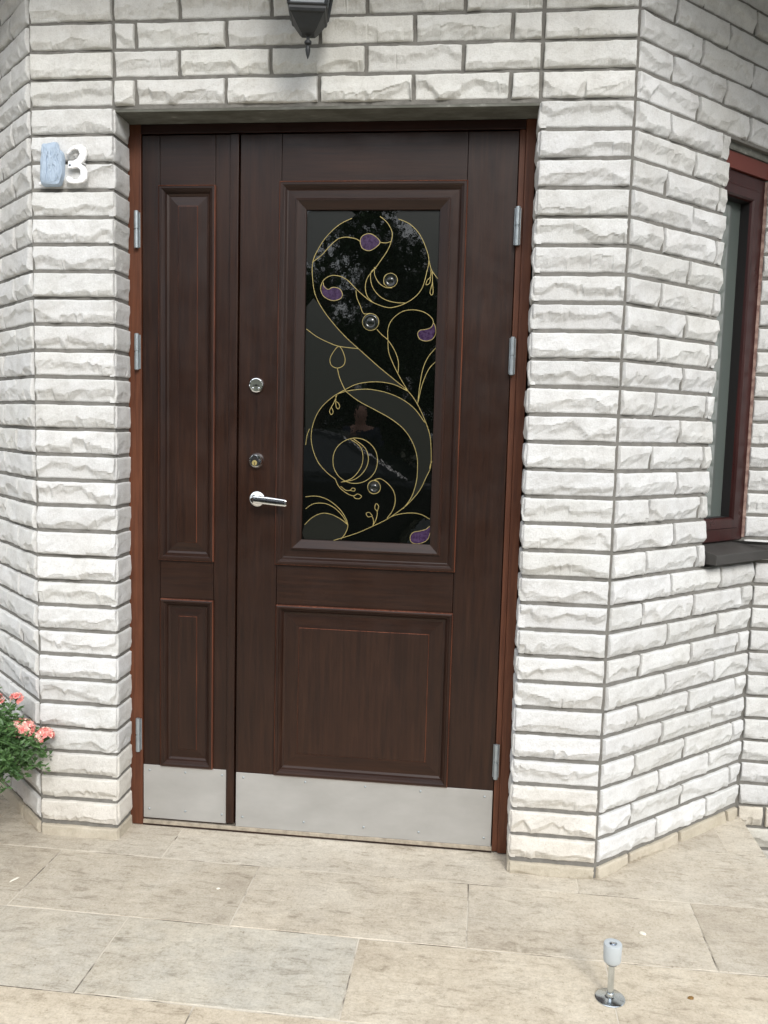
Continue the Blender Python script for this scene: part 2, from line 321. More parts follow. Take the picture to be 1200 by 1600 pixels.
# ------------------------------------------------------------------ the house: rock-faced stone walls
FZ = -.010                                  # paving level
H0, HC = 2.13, .075                         # lintel line and course height
XR = 1.671
UR = (.7288, .6848); NR = (.6848, -.7288); LR = .721
LA = .7535; UL = (-math.cos(LA), math.sin(LA)); NL = (-math.sin(LA), -math.cos(LA)); LL = .72
IX, IY = XR+UR[0]*LR, UR[1]*LR              # inner corner right
JX, JY = UL[0]*LL, UL[1]*LL                 # inner corner left
TOP = 2.805
house = empty('stone_house', (.84, 0, FZ), 'white rock-faced stone house front with a dark brown entrance door and narrow window', 'house')

def zk(k): return H0-HC*k
rng = np.random.default_rng(11)
def pwl(x, w_, step):
    n = max(2, int(round(w_/step))+1); k = np.sort(np.r_[0, w_, rng.uniform(0, w_, max(0, n-2))])
    return np.interp(x, k, rng.random(len(k)))
def lattice(x, y, w_, h_, sx, sy):
    nx, ny = max(2, int(w_/sx)+2), max(2, int(h_/sy)+2); g = rng.random((ny, nx))
    fx = np.clip(x/w_*(nx-1), 0, nx-1.001); fy = np.clip(y/h_*(ny-1), 0, ny-1.001)
    ix, iy = fx.astype(int), fy.astype(int); a, b_ = fx-ix, fy-iy
    # triangulated interpolation gives broken-stone facets
    g00, g10, g01, g11 = g[iy, ix], g[iy, ix+1], g[iy+1, ix], g[iy+1, ix+1]
    return np.where(a > b_, g00+(g10-g00)*a+(g11-g10)*b_, g00+(g01-g00)*b_+(g11-g01)*a)-.5
class Rock:
    def __init__(s): s.V = []; s.F = []; s.T = []; s.n = 0
    def stone(s, O, d, nrm, s0, s1, z0, z1, amp=1., tint=(1,1,1), tint_fn=None, tt=3.6e-3, rel_=1.):
        w_, h_ = s1-s0, z1-z0
        def axis(L, st):
            n = max(2, int((L-.012)/st)); e = [0, .0012, .0032]
            return np.array(e+list(np.linspace(.006, L-.006, n))+[L-e_ for e_ in e[::-1]]) if L > .02 else np.linspace(0, L, 5)
        U, Vv = axis(w_, tt), axis(h_, tt)
        u, v = np.meshgrid(U, Vv); t_ = v/h_
        yr = rng.uniform(-.05, .22)+rng.uniform(.25, .70)*pwl(u, w_, rng.uniform(.035, .08))+.20*pwl(u, w_, .016)
        lean = rng.uniform(.003, .008)
        up_ = .0075+lean*(1-t_)+.0062*lattice(u, v, w_, h_, .07, .04)+.0012*lattice(u, v, w_, h_, .012, .012)
        at = .0075+lean*(1-yr)
        sl = rng.uniform(.32, .60)
        lo = at-(yr-t_)*h_*sl+.0062*lattice(u, v, w_, h_, .03, .026)*np.clip((yr-t_)*6, 0, 1)+.002*lattice(u, v, w_, h_, .008, .008)
        hh = np.where(t_ < yr, np.minimum(lo, up_), up_)
        sf = -.0022+.002*rng.random(); hh = np.where(hh < sf+.002, sf+.002*np.exp((hh-sf-.002)/.003), hh)
        hh = .0005+hh*amp
        dd = np.minimum(np.minimum(u, w_-u), np.minimum(v, h_-v)); r_ = .0055
        q = np.clip((r_-dd)/r_, 0, 1); hh = hh-(r_-np.sqrt(np.maximum(r_*r_-(q*r_)**2, 0)))
        hh = np.where(dd <= 1e-9, np.minimum(hh, .001), hh)
        # slightly ragged arrises
        eu = .0022*(pwl(v, h_, .012)-.5); ev = .0022*(pwl(u, w_, .02)-.5)
        us = u+eu*(1-2*u/w_)**2*np.sign(.5-u/w_)*-1; vs = v+ev*(1-2*v/h_)**2
        P = lambda a: np.pad(a, 1, mode='edge')
        us, vs, hh = P(us), P(vs), P(hh)
        hh[0, :] = hh[-1, :] = -.02*rel_; hh[:, 0] = hh[:, -1] = -.02*rel_
        ny, nx = us.shape
        X = O[0]+d[0]*(s0+us)+nrm[0]*hh; Y = O[1]+d[1]*(s0+us)+nrm[1]*hh; Z = z0+vs
        s.V.append(np.stack([X, Y, Z], -1).reshape(-1, 3))
        i = (np.arange(ny-1)[:, None]*nx+np.arange(nx-1)[None, :]).reshape(-1)
        f = np.stack([i, i+1, i+1+nx, i+nx], -1)
        if d[1]*nrm[0]-d[0]*nrm[1] < 0: f = f[:, ::-1]
        s.F.append(f+s.n); s.n += nx*ny
        col = np.ones((nx*ny, 4)); br = rng.uniform(.93, 1.04)
        col[:, :3] = np.array(tint)*br*np.array([1, 1, 1-.02*rng.random()]); s.T.append(col)
    def build(s, name, parent, mb):
        # the mortar body first, then the stones, as one mesh with two materials
        V = np.concatenate([np.array(mb.v, float).reshape(-1, 3)]+s.V); nb = len(mb.v)
        F = np.concatenate(s.F)+nb
        lens = np.concatenate([np.array([len(f) for f in mb.f], int), np.full(len(F), 4)])
        flat = np.concatenate([np.array([i for f in mb.f for i in f], int), F.reshape(-1)])
        me = bpy.data.meshes.new(name); me.vertices.add(len(V)); me.vertices.foreach_set('co', V.reshape(-1))
        me.loops.add(len(flat)); me.loops.foreach_set('vertex_index', flat)
        me.polygons.add(len(lens)); me.polygons.foreach_set('loop_start', np.concatenate([[0], np.cumsum(lens)[:-1]]))
        try: me.polygons.foreach_set('loop_total', lens)
        except Exception: pass
        me.materials.append(M['stone']); me.materials.append(M['mortar'])
        me.polygons.foreach_set('material_index', np.concatenate([np.ones(len(mb.f), int), np.zeros(len(F), int)]))
        me.polygons.foreach_set('use_smooth', np.zeros(len(lens), bool))
        me.update(calc_edges=True)
        at = me.attributes.new('tint', 'FLOAT_COLOR', 'POINT')
        at.data.foreach_set('color', np.concatenate([np.ones((nb, 4))]+s.T).astype(np.float32).reshape(-1))
        o = bpy.data.objects.new(name, me); COL.objects.link(o); rel(o, parent); return o
def split(a, b_, joints, g=.005):
    js = [j for j in joints if a+.012 < j < b_-.012]; e = [a]+js+[b_]
    return [(e[i]+(g if i else 0), e[i+1]-(g if i < len(e)-2 else 0)) for i in range(len(e)-1)]
TAN = (.74, .665, .54)
def tint_for(k, tanrow=True):
    if k == 28 and tanrow: return TAN
    if k in (27, 26, 25): return (1.0, .975-.01*(k-25), .93-.02*(k-25)) if tanrow else (1,1,1)
    if k > 28: return (.9, .87, .8)
    return (1, 1, 1)
E_ = .0028
def off(n1, n2, p): k = E_/(1+n1[0]*n2[0]+n1[1]*n2[1]); return (p[0]-(n1[0]+n2[0])*k, p[1]-(n1[1]+n2[1])*k)
NF = (0, -1)
c0 = off(NL, NF, (0, 0)); c1 = off(NR, NF, (XR, 0)); cI = off(NR, NF, (IX, IY)); cJ = off(NL, NF, (JX, JY))
DXL, DXR = .247, 1.427                       # door opening
LOWZ = -.42
# front wall with the two piers and the courses over the door
rk = Rock(); mb = MB()
mb.prism([c0, (DXL-E_, E_), (DXL-E_, .30), (c0[0], .30)], LOWZ, H0-.005)
mb.prism([c1, (DXR+E_, E_), (DXR+E_, .30), (c1[0], .30)], LOWZ, H0-.005)
mb.prism([c0, c1, (c1[0], .30), (c0[0], .30)], H0-.005, TOP)
for k in range(-9, 29):
    zt, zb = zk(k)-.005, zk(k+1)+.005
    if k == 28: zt -= .003
    tn = tint_for(k)
    if k >= 0:
        rk.stone((0,0), (1,0), NF, .005, DXL, zb, zt, 1, tn); rk.stone((0,0), (1,0), NF, DXR, XR-.005, zb, zt, 1, tn)
        rk.stone((DXL,0), (0,1), (1,0), -.001, .102, zb, zt, .35, tn, rel_=.8)
        rk.stone((DXR,0), (0,1), (-1,0), -.001, .102, zb, zt, .55, tn, rel_=.8)
    else:
        tn = (1, .995, .97)
        rk.stone((0,0), (1,0), NF, .005, .243, zb, zt, .95, tn); rk.stone((0,0), (1,0), NF, 1.430, XR-.005, zb, zt, .9, tn)
        js = (.313, .571, .831, 1.087, 1.345) if k % 2 else (.438, .696, .957, 1.219)
        for a, b_ in split(.253, 1.420, js): rk.stone((0,0), (1,0), NF, a, b_, zb, zt, 1., tn)
wall_f = rk.build('wall', house, mb)
# angled wall to the right, with the window opening
rk = Rock(); mb = MB()
def fr(s_, d_=0): return (XR+UR[0]*s_-NR[0]*d_, UR[1]*s_-NR[1]*d_)
back = [(2.02, .86), (c1[0], .30)]
WZ0, WZ1, WS = .855, H0-.005, .433
mb.prism([c1, cI]+back, LOWZ, WZ0); mb.prism([c1, cI]+back, WZ1, TOP)
mb.prism([c1, fr(WS-E_, E_), fr(WS-E_, .14), (1.70, .36), (c1[0], .30)], WZ0, WZ1)
for k in range(-9, 29):
    zt, zb = zk(k)-.005, zk(k+1)+.005
    if k == 28: zt -= .003
    js = (.271, .529) if k % 2 else (.147, .395, .655)
    end = LR-.006 if (k < 0 or k > 16) else WS-.001
    for a, b_ in split(.006, end, js): rk.stone((XR,0), UR, NR, a, b_, zb, zt, .9, tint_for(k) if k == 28 else (1,1,1))
    if 0 <= k <= 16: rk.stone(fr(WS-.001), (-NR[0], -NR[1]), UR, -.001, .05, zb, zt, .6, (1,1,1))
wall_r = rk.build('wall', house, mb)
# angled wall to the left
rk = Rock(); mb = MB()
mb.prism([c0, cJ, (JX+.2, .86), (c0[0], .30)], LOWZ, TOP)
for k in range(-9, 29):
    zt, zb = zk(k)-.005, zk(k+1)+.005
    js = (.262, .520) if k % 2 else (.144, .402, .66)
    for a, b_ in split(.006, LL-.006, js): rk.stone((0,0), UL, NL, a, b_, zb, zt, .9, tint_for(k, k == 28))
wall_l = rk.build('wall', house, mb)
# returns on both sides
rk = Rock(); mb = MB()
mb.prism([cI, (4.2, cI[1]), (4.2, .86), (cI[0], .86)], LOWZ, WZ0); mb.prism([cI, (4.2, cI[1]), (4.2, .86), (cI[0], .86)], WZ1, TOP)
mb.prism([(2.135, cI[1]), (4.2, cI[1]), (4.2, .86), (2.135, .86)], WZ0, WZ1)
for k in range(-9, 33):
    zt, zb = zk(k)-.005, zk(k+1)+.005
    js = [.13+.26*i for i in range(9)] if k % 2 else [.26*i for i in range(1, 9)]
    if k == 28: js = [.09]+[.35+.26*i for i in range(7)]
    a0 = -.034 if 0 <= k <= 16 else .006
    for a, b_ in split(a0, 2.0, js): rk.stone((IX, IY), (1,0), NF, a, b_, zb, zt, .8, tint_for(k, False) if k != 28 else (1,.93,.82), tt=4.5e-3 if a < .5 else 7e-3)
wall_rr = rk.build('wall', house, mb)
rk = Rock(); mb = MB()
mb.prism([cJ, (-3.2, cJ[1]), (-3.2, .86), (cJ[0], .86)], LOWZ, TOP)
for k in range(-9, 29):
    zt, zb = zk(k)-.005, zk(k+1)+.005
    js = [.13+.26*i for i in range(10)] if k % 2 else [.26*i for i in range(1, 11)]
    for a, b_ in split(.006, 2.6, js): rk.stone((JX, JY), (-1,0), NF, a, b_, zb, zt, .8, (1,1,1), tt=8e-3)
wall_ll = rk.build('wall', house, mb)
b = MB(); b.box(DXL+.002, DXR-.002, .003, .118, H0-.0125, H0-.0054); b.build('lintel', M['conc'], house)
b = MB(); b.box(.05, 1.62, .20, .27, -.3, 2.5); b.box(1.70, 2.12, .56, .60, .6, 2.4); b.build('light_block', M['black'], house)  # black boxes added behind door and window to stop light leaking through gaps
# roof with a deep boarded overhang just above the picture
b = MB()
for i in range(11): b.box(-3.3, 4.3, -.48+i*.122, -.48+i*.122+.119, TOP, TOP+.02, 0)
b.box(-3.3, 4.3, -.52, -.482, TOP-.02, TOP+.16, 0)
b.add([(-3.4,-.56,TOP+.16),(4.4,-.56,TOP+.16),(4.4,3.2,4.6),(-3.4,3.2,4.6),(-3.4,-.56,TOP+.12),(4.4,-.56,TOP+.12),(4.4,3.2,4.56),(-3.4,3.2,4.56)],
      [(0,1,2,3),(7,6,5,4),(0,4,5,1),(1,5,6,2),(2,6,7,3),(3,7,4,0)], 1)
b.build('roof', [M['soffit'], M['sill']], house)

# ------------------------------------------------------------------ entrance door
YF = .105
def board(x0, x1, z0, z1, parent, name, h=False, y0=YF, y1=.125, bev=.0014, mt=None):
    b = MB(); g = .0006; b.box(x0+g, x1-g, y0, y1, z0+g, z1-g); return b.build(name, mt or M['wood_h' if h else 'wood_v'], parent, bev)
def ring(parent, name, x0, x1, z0, z1, prof, mats, mi):
    b = MB(); vs = []
    for ins, y in prof:
        vs += [(x0+ins, y, z0+ins), (x1-ins, y, z0+ins), (x1-ins, y, z1-ins), (x0+ins, y, z1-ins)]
    for i in range(len(prof)-1):
        for k in range(4):
            b.add([vs[i*4+k], vs[i*4+(k+1)%4], vs[(i+1)*4+(k+1)%4], vs[(i+1)*4+k]], [(0,1,2,3)], mi[i][k%2] if isinstance(mi[i], tuple) else mi[i])
    return b.build(name, mats, parent, fix=False)
WM = [M['wood_h'], M['wood_v'], M['worn']]
HV = (0, 1)
# frame
fr_o = MB(); fr_o.box(.2445, .2845, .100, .19, FZ+.002, 2.117); door_frame = fr_o.build('door_frame', [M['frame']], house, .0015)
tag(door_frame, 'reddish brown timber frame round the entrance door')
b = MB(); b.box(1.3945, 1.4225, .098, .19, FZ+.002, 2.117); b.build('frame_post', M['frame'], door_frame, .002)
b = MB(); b.box(1.3782, 1.3941, .1045, .19, FZ+.004, 2.0905); b.build('frame_post', M['frame'], door_frame, .001)
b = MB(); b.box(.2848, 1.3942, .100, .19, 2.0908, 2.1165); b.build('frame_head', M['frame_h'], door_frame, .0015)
b = MB(); b.box(.2848, 1.3778, .1015, .19, -.0045, .0085, 0); b.box(.2848, 1.3778, .1005, .19, FZ+.001, -.005, 1); b.build('threshold', [M['dirty'], M['wood_h']], door_frame, .001)

def fielded(parent, x0, x1, z0, z1, field):
    prof = [(-.002, YF+.001), (-.002, YF-.0075), (.0003, YF-.0100), (.0025, YF-.0115), (.007, YF-.0115), (.011, YF-.007), (.0125, YF-.0065), (.017, YF-.001), (.020, YF+.004), (.026, YF+.007)]
    ring(parent, 'moulding', x0, x1, z0, z1, prof, WM, [2, 2, (0,1), (0,1), (0,1), (0,1), (0,1), (0,1), (0,1)])
    f = field
    prof = [(.0255, YF+.0075), (.028, YF+.0078), (f-.002, YF+.0045), (f-.0005, YF+.0025), (f+.001, YF+.0022)]
    o = ring(parent, 'panel', x0, x1, z0, z1, prof, WM, [(0,1), (0,1), 2, (1,1)])
    me = o.data; bm = bmesh.new(); bm.from_mesh(me)
    ins = f+.001; y = YF+.0022
    vs = [bm.verts.new(c) for c in ((x0+ins,y,z0+ins),(x1-ins,y,z0+ins),(x1-ins,y,z1-ins),(x0+ins,y,z1-ins))]
    bm.faces.new(vs).material_index = 1; bm.to_mesh(me); bm.free(); return o
def kick(parent, x0, x1, z0, z1, screws):
    b = MB(); b.box(x0, x1, YF-.0022, YF-.0003, z0, z1); kp = b.build('kick_plate', M['plate'], parent, .0006)
    b = MB(); b.lathe((screws[0][0], YF-.0022, screws[0][1]), [(.0036, 0), (.0034, .0012), (.0022, .002), (.0008, .0022)], 'y', 12)
    s0 = b.build('screw', M['zinc'], parent)
    for x, z in screws[1:]: dup(s0, (x-screws[0][0], 0, z-screws[0][1]), parent)
    return kp
def hinge(parent, x, zc):
    b = MB(); y = .0915; r_ = .0068
    for a, c in ((zc-.054, zc-.0015), (zc+.0015, zc+.054)):
        b.lathe((x, y, a), [(r_*.6, 0), (r_, .0015), (r_, c-a-.0015), (r_*.6, c-a)], 'z', 16)
    b.lathe((x, y, zc-.002), [(r_*.75, 0), (r_*.75, .004)], 'z', 12)
    b.box(x-.009, x+.009, .0985, .1035, zc-.05, zc+.05)
    return b.build('hinge', M['zinc'], parent)

# narrow side leaf
b = MB(); b.box(.286, .5788, .122, .16, .010, 2.088); side = b.build('door', M['wood_v'], house)
tag(side, 'narrow left side leaf of the entrance door with two tall panels')
board(.286, .340, .010, 2.088, side, 'stile'); board(.508, .5535, .010, 2.088, side, 'stile')
board(.340, .508, 1.943, 2.088, side, 'rail', True); board(.340, .508, .718, .841, side, 'rail', True); board(.340, .508, .010, .190, side, 'rail', True)
board(.5535, .5795, .018, 2.087, side, 'cover_strip', y0=.0965, y1=.124, bev=.002)
fielded(side, .340, .508, .841, 1.943, .056); fielded(side, .345, .508, .190, .718, .054)
kick(side, .2865, .5532, .015, .188, [(.306,.170),(.422,.170),(.540,.170),(.305,.044),(.422,.044),(.540,.043)])
h0 = hinge(side, .2735, 1.818); dup(h0, (0,0,1.464-1.818), side); dup(h0, (0,0,.286-1.818), side)

# main leaf
b = MB(); b.box(.5815, 1.3768, .126, .165, .010, 2.088); leaf = b.build('door', M['wood_v'], house)
tag(leaf, 'main leaf of the entrance door with leaded glass pane, chrome lever and metal kick plate')
board(.5815, .704, .010, 2.088, leaf, 'stile'); board(1.236, 1.3768, .010, 2.088, leaf, 'stile')
board(.704, 1.236, 1.951, 2.088, leaf, 'rail', True); board(.704, 1.236, .716, .844, leaf, 'rail', True); board(.704, 1.236, .010, .187, leaf, 'rail', True)
prof = [(-.003, YF+.001), (-.003, YF-.009), (-.0003, YF-.0118), (.002, YF-.013), (.007, YF-.013), (.012, YF-.0085), (.0135, YF-.008), (.019, YF-.002), (.022, YF-.001), (.044, YF-.0015), (.0445, YF-.0065), (.047, YF-.008), (.050, YF-.0078), (.0735, YF+.006), (.0745, YF+.0135)]
ring(leaf, 'glass_moulding', .703, 1.236, .844, 1.951, prof, WM, [2, 2, HV, HV, HV, HV, HV, HV, HV, 2, HV, HV, HV, HV])
fielded(leaf, .707, 1.236, .187, .716, .069)
kick(leaf, .5845, 1.3745, .009, .1835, [(.608,.168),(.803,.168),(.989,.167),(1.158,.165),(1.351,.163),(.606,.040),(.800,.039),(.987,.038),(1.156,.036),(1.353,.034)])
h1 = hinge(leaf, 1.3805, 1.827); dup(h1, (0,0,1.469-1.827), leaf); dup(h1, (0,0,.278-1.827), leaf)
# leaded glass
YG = .1185
b = MB(); b.box(.766, 1.172, YG, YG+.007, .905, 1.885); pane = b.build('glass_pane', M['glass'], leaf)
tag(pane, 'dark glass pane with curling brass lines and violet drops')
def mm_(p): return [(x/1000, z/1000) for x, z in p]
b = MB()
for L_ in LINES:
    p = smoothline([(x/1000, YG-.0006, z/1000) for x, z in L_], 5); b.tube(p, .00105, 6, 0, True, .8)
for x, z, r_ in BULL:
    p = [((x+r_*math.cos(a*R(15)))/1000, YG-.0006, (z+r_*math.sin(a*R(15)))/1000) for a in range(25)]; b.tube(p, .001, 6)
b.build('leading', M['brass'], leaf)
for f_, nm, mt, yy in [(FROST, 'textured_glass', M['frost'], .0003)]:
    b = MB()
    for L_ in f_:
        p = smoothline([(x/1000, 0, z/1000) for x, z in L_+L_[:1]], 2)[:-1]; b.plate([(q.x, q.z) for q in p], YG-yy, YG+.003)
    b.build(nm, mt, leaf)
for L_ in VIOLET:
    b = MB(); p = smoothline([(x/1000, 0, z/1000) for x, z in L_+L_[:1]], 4)[:-1]; b.plate([(q.x, q.z) for q in p], YG-.0008, YG+.003)
    b.build('violet_glass', M['violet'], leaf)
for x, z, r_ in BULL:
    b = MB(); q = r_/1000; b.lathe((x/1000, YG, z/1000), [(q, 0), (q*.95, .0025), (q*.8, .0045), (q*.62, .0042), (q*.5, .003), (q*.35, .0048), (q*.1, .0058)], 'y', 24); b.build('glass_roundel', M['bull'], leaf)
# two locks and the lever
b = MB(); c = (.637, YF, 1.3725)
b.lathe(c, [(.0225, 0), (.0225, .006), (.0205, .009), (.0185, .0095), (.0180, .0075), (.0003, .0075)], 'y', 36, mats=[0, 0, 0, 0, 1, 1])
for dx in (-.0095, .0085): b.lathe((c[0]+dx, YF-.0075, c[2]-.0095), [(.0034, 0), (.0032, .0012), (.0014, .0018)], 'y', 14, 0)
b.plate([(c[0]-.010, c[2]-.0008), (c[0]-.003, c[2]-.0015), (c[0]-.002, c[2]-.003), (c[0]+.002, c[2]-.003), (c[0]+.003, c[2]-.0015), (c[0]+.010, c[2]-.0008), (c[0]+.010, c[2]+.001), (c[0]+.003, c[2]+.0015), (c[0]+.001, c[2]+.003), (c[0]-.001, c[2]+.003), (c[0]-.003, c[2]+.0015), (c[0]-.010, c[2]+.001)], YF-.0079, YF-.0070, 2)
tag(b.build('lock', [M['chrome'], M['nickel'], M['black']], leaf), 'upper round lock with a flat keyhole and two screws')
b = MB(); c = (.639, YF, 1.150)
b.lathe(c, [(.0235, 0), (.0235, .003), (.0215, .010), (.0180, .0145), (.0150, .0150), (.0003, .0150)], 'y', 36, 0)
ov = lambda rx, rz, dx=0, dz=0: [(c[0]+dx+rx*math.cos(a*R(15)), c[2]+dz+rz*math.sin(a*R(15))) for a in range(24)]
b.plate(ov(.0115, .0165, -.002), YF-.0165, YF-.0149, 1); b.plate(ov(.0095, .0145, -.002), YF-.0169, YF-.0164, 2)
b.plate(ov(.0080, .0080, -.002, -.006), YF-.0178, YF-.0168, 3); b.plate([(c[0]-.003, c[2]-.012), (c[0]-.001, c[2]-.012), (c[0]-.001, c[2]-.004), (c[0]-.003, c[2]-.004)], YF-.0182, YF-.0177, 2)
tag(b.build('lock', [M['chrome'], M['darkmetal'], M['black'], M['brass']], leaf), 'lower round lock with a brass cylinder')
b = MB(); c = (.642, YF, 1.036)
b.lathe(c, [(.0235, 0), (.0235, .003), (.0215, .0055), (.016, .007), (.0095, .009), (.0085, .030), (.0085, .045)], 'y', 32)
n = 22; secs = []
for i in range(n+1):
    t_ = i/n; x = .6385+.104*t_; zc = 1.0385-.0085*t_**1.3; hz = .0104+.0010*math.sin(math.pi*t_); hy = .0055
    e = 1.0
    if t_ < .06: e = math.sqrt(max(.05, 1-(1-t_/.06)**2))
    if t_ > .97: e = .80
    secs.append([(x, .0575+hy*e*math.copysign(abs(math.sin(a))**.45, math.sin(a)), zc+hz*e*math.copysign(abs(math.cos(a))**.45, math.cos(a))) for a in [2*math.pi*k/20 for k in range(20)]])
vs = [v for s_ in secs for v in s_]
b.add(vs, [(i*20+k, i*20+(k+1)%20, (i+1)*20+(k+1)%20, (i+1)*20+k) for i in range(n) for k in range(20)]+[tuple(range(20)), tuple(range(n*20, n*20+20))[::-1]], 0, True)
b.build('door_handle', M['chrome'], leaf)

# ------------------------------------------------------------------ window in the angled wall
win_root = MB()
def W(s_, d_, z): x, y = fr(s_, d_); return (x, y, z)
def wbox(b, s0, s1, d0, d1, z0, z1, mi=0):
    v = [W(s0,d0,z0),W(s1,d0,z0),W(s1,d1,z0),W(s0,d1,z0),W(s0,d0,z1),W(s1,d0,z1),W(s1,d1,z1),W(s0,d1,z1)]
    b.add(v, [(0,3,2,1),(4,5,6,7),(0,1,5,4),(1,2,6,5),(2,3,7,6),(3,0,4,7)], mi)
b = win_root; wbox(b, .360, .690, .068, .076, .930, 2.06); window = b.build('window', M['winglass'], house)
tag(window, 'narrow window with maroon frame in the angled right wall')
b = MB()
def wframe(b, s0, s1, z0, z1, prof, mi=0):
    L_ = [[W(s0+i_, d_, z0+i_), W(s1-i_, d_, z0+i_), W(s1-i_, d_, z1-i_), W(s0+i_, d_, z1-i_)] for i_, d_ in prof]
    for a, c in zip(L_[:-1], L_[1:]):
        for k in range(4): b.add([a[k], a[(k+1)%4], c[(k+1)%4], c[k]], [(0,1,2,3)], mi)
wframe(b, .340, .700, .924, 2.055, [(0, .09), (0, .034), (.003, .031), (.040, .029), (.043, .026), (.068, .026), (.073, .031), (.076, .038)])
b.build('frame', M['win'], window)
b = MB(); wframe(b, .340, .700, .924, 2.055, [(.076, .038), (.0765, .068)]); b.build('gasket', M['black'], window)
b = MB(); wbox(b, .40, .70, .022, .09, 2.0555, 2.103); b.build('head_board', M['redboard'], window)
b = MB(); wbox(b, .40, .70, .016, .09, 2.104, 2.1248); b.build('window_lintel', M['conc'], window)
b = MB(); ww = [W(.435, -.045, .868), W(.435, -.045, .898), W(.435, .03, .922), W(.435, .06, .922), W(.435, .06, .868)]
x1 = [(2.42, .40, .868), (2.42, .40, .898), (2.42, IY-.004, .924), (2.42, IY-.004, .922), (2.42, IY-.004, .868)]
c2 = W(.435, -.045, 0); e0 = Vector(fr(.435, -.045)); 
p_in = Vector(fr(.80, -.045))
pts = [fr(.435, -.045), fr(.760, -.045), (2.55, .43), (2.55, .478), (2.13, .478), fr(.62, .06), fr(.435, .06)]
zt = [.898, .898, .898, .915, .921, .925, .925]
n = len(pts); vs = [(x, y, .868) for x, y in pts]+[(x, y, z) for (x, y), z in zip(pts, zt)]
b.add(vs, [tuple(range(n))[::-1], tuple(range(n, 2*n))]+[(i, (i+1)%n, n+(i+1)%n, n+i) for i in range(n)]); b.build('sill', M['sill'], window, .002)
b = MB(); b.box(2.1520, 2.1630, .4925, .512, .932, 2.05); b.build('sealant', leafm('pinkish_sealant', (.16,.09,.075), (.34,.24,.20), 45, .9), window, .002)

# ------------------------------------------------------------------ house numbers
n1 = empty('house_number', (.06, -.02, 1.915), 'white number one wrapped in crumpled grey-blue tape on the left pier', 'house number')
b = MB(); b.plate(mm_(ONE), -.020, -.012, 0, .001); b.build('digit', M['silver'], n1)
tp = mm_(TAPE); cx = sum(p[0] for p in tp)/len(tp); cz = sum(p[1] for p in tp)/len(tp)
tpp = smoothline([(x, 0, z) for x, z in tp+tp[:1]], 3)[:-1]; tp = [(q.x, q.z) for q in tpp]
b = MB(); vs = []; rings = [(1, -.010), (1.01, -.020), (.96, -.0275), (.82, -.031), (.62, -.033), (.40, -.032), (.18, -.034)]
for sc_, y in rings:
    for x, z in tp: vs.append((cx+(x-cx)*sc_, y+rnd.uniform(-.0022, .0022)*(1 if sc_ < 1 else .5), cz+(z-cz)*sc_))
n = len(tp); b.add(vs, [(i*n+k, i*n+(k+1)%n, (i+1)*n+(k+1)%n, (i+1)*n+k) for i in range(len(rings)-1) for k in range(n)]+[tuple(range((len(rings)-1)*n, len(rings)*n))], 0, False)
for k in range(7):
    x0_ = cx-.024+.008*k; b.tube([(x0_+rnd.uniform(-.006,.006), -.0325, z) for z in (1.925, 1.945, 1.965, 1.985, 2.004, 2.018)], [.001,.002,.0024,.002,.0024,.001], 5)
b.build('tape', M['tape'], n1)
n3 = empty('house_number', (.145, -.02, 1.915), 'bare shiny number three beside the taped number one', 'house number')
b = MB(); b.plate(mm_(THREE), -.026, -.019, 0, .0018); b.build('digit', M['silver'], n3)
b = MB(); b.lathe((.129, -.026, 1.9675), [(.0034, 0), (.003, .001), (.001, .0014)], 'y', 12); b.build('screw', M['darkmetal'], n3)
b = MB()
for z in (1.968,): b.tube([(.130, -.019, z), (.130, .004, z)], .003, 8)
b.build('spacer', M['silver'], n3); b = MB(); b.tube([(.165, -.019, 1.975), (.165, .004, 1.975)], .003, 8); b.build('spacer', M['silver'], n3)

# ------------------------------------------------------------------ wall lantern
lx, ly = .829, -.150
lan = empty('wall_lantern', (lx, 0, 2.62), 'dark grey four-sided wall lantern hanging above the entrance door', 'lantern')
ca, sa = math.cos(R(8)), math.sin(R(8))
def sq(h_, z): return [(lx+x*ca-y*sa, ly+x*sa+y*ca, z) for x, y in ((-h_,-h_),(h_,-h_),(h_,h_),(-h_,h_))]
def loft(b, prof, mi=0, capb=True, capt=True):
    vs = [v for h_, z in prof for v in sq(h_, z)]; n_ = len(prof)
    f = [(i*4+k, i*4+(k+1)%4, (i+1)*4+(k+1)%4, (i+1)*4+k) for i in range(n_-1) for k in range(4)]
    if capb: f.append((3,2,1,0))
    if capt: f.append(tuple(range((n_-1)*4, n_*4)))
    b.add(vs, f, mi)
b = MB(); loft(b, [(.016, 2.2435), (.020, 2.248), (.023, 2.252), (.040, 2.280), (.044, 2.283), (.046, 2.289), (.046, 2.296), (.043, 2.300), (.043, 2.304)])
b.build('lantern_base', M['lamp'], lan)
b = MB(); b.lathe((lx, ly, 0), [(.001, 2.186), (.0045, 2.196), (.0065, 2.207), (.0062, 2.214), (.0035, 2.219), (.0085, 2.222), (.0095, 2.2255), (.0085, 2.229), (.0045, 2.232), (.004, 2.240), (.010, 2.2445)], 'z', 16); b.build('finial', M['lamp'], lan)
b = MB()
A_, B_ = sq(.0455, 2.298), sq(.078, 2.50)
for k in range(4): b.tube([A_[k], B_[k]], .0045, 4, 0)
for k in range(4): b.tube([B_[k], B_[(k+1)%4]], .005, 4, 0); b.tube([A_[k], A_[(k+1)%4]], .004, 4, 0)
b.build('lantern_cage', M['lamp'], lan)
gm, t, bb = mat('hazy_lantern_glass', (.28,.30,.31), .12, 0, 1.5); bump(t, bb, noise(t, coords(t), 70, 3), .3, .002)
b = MB(); loft(b, [(.0425, 2.303), (.0745, 2.495)], 0, False, False); b.build('lantern_glass', gm, lan)
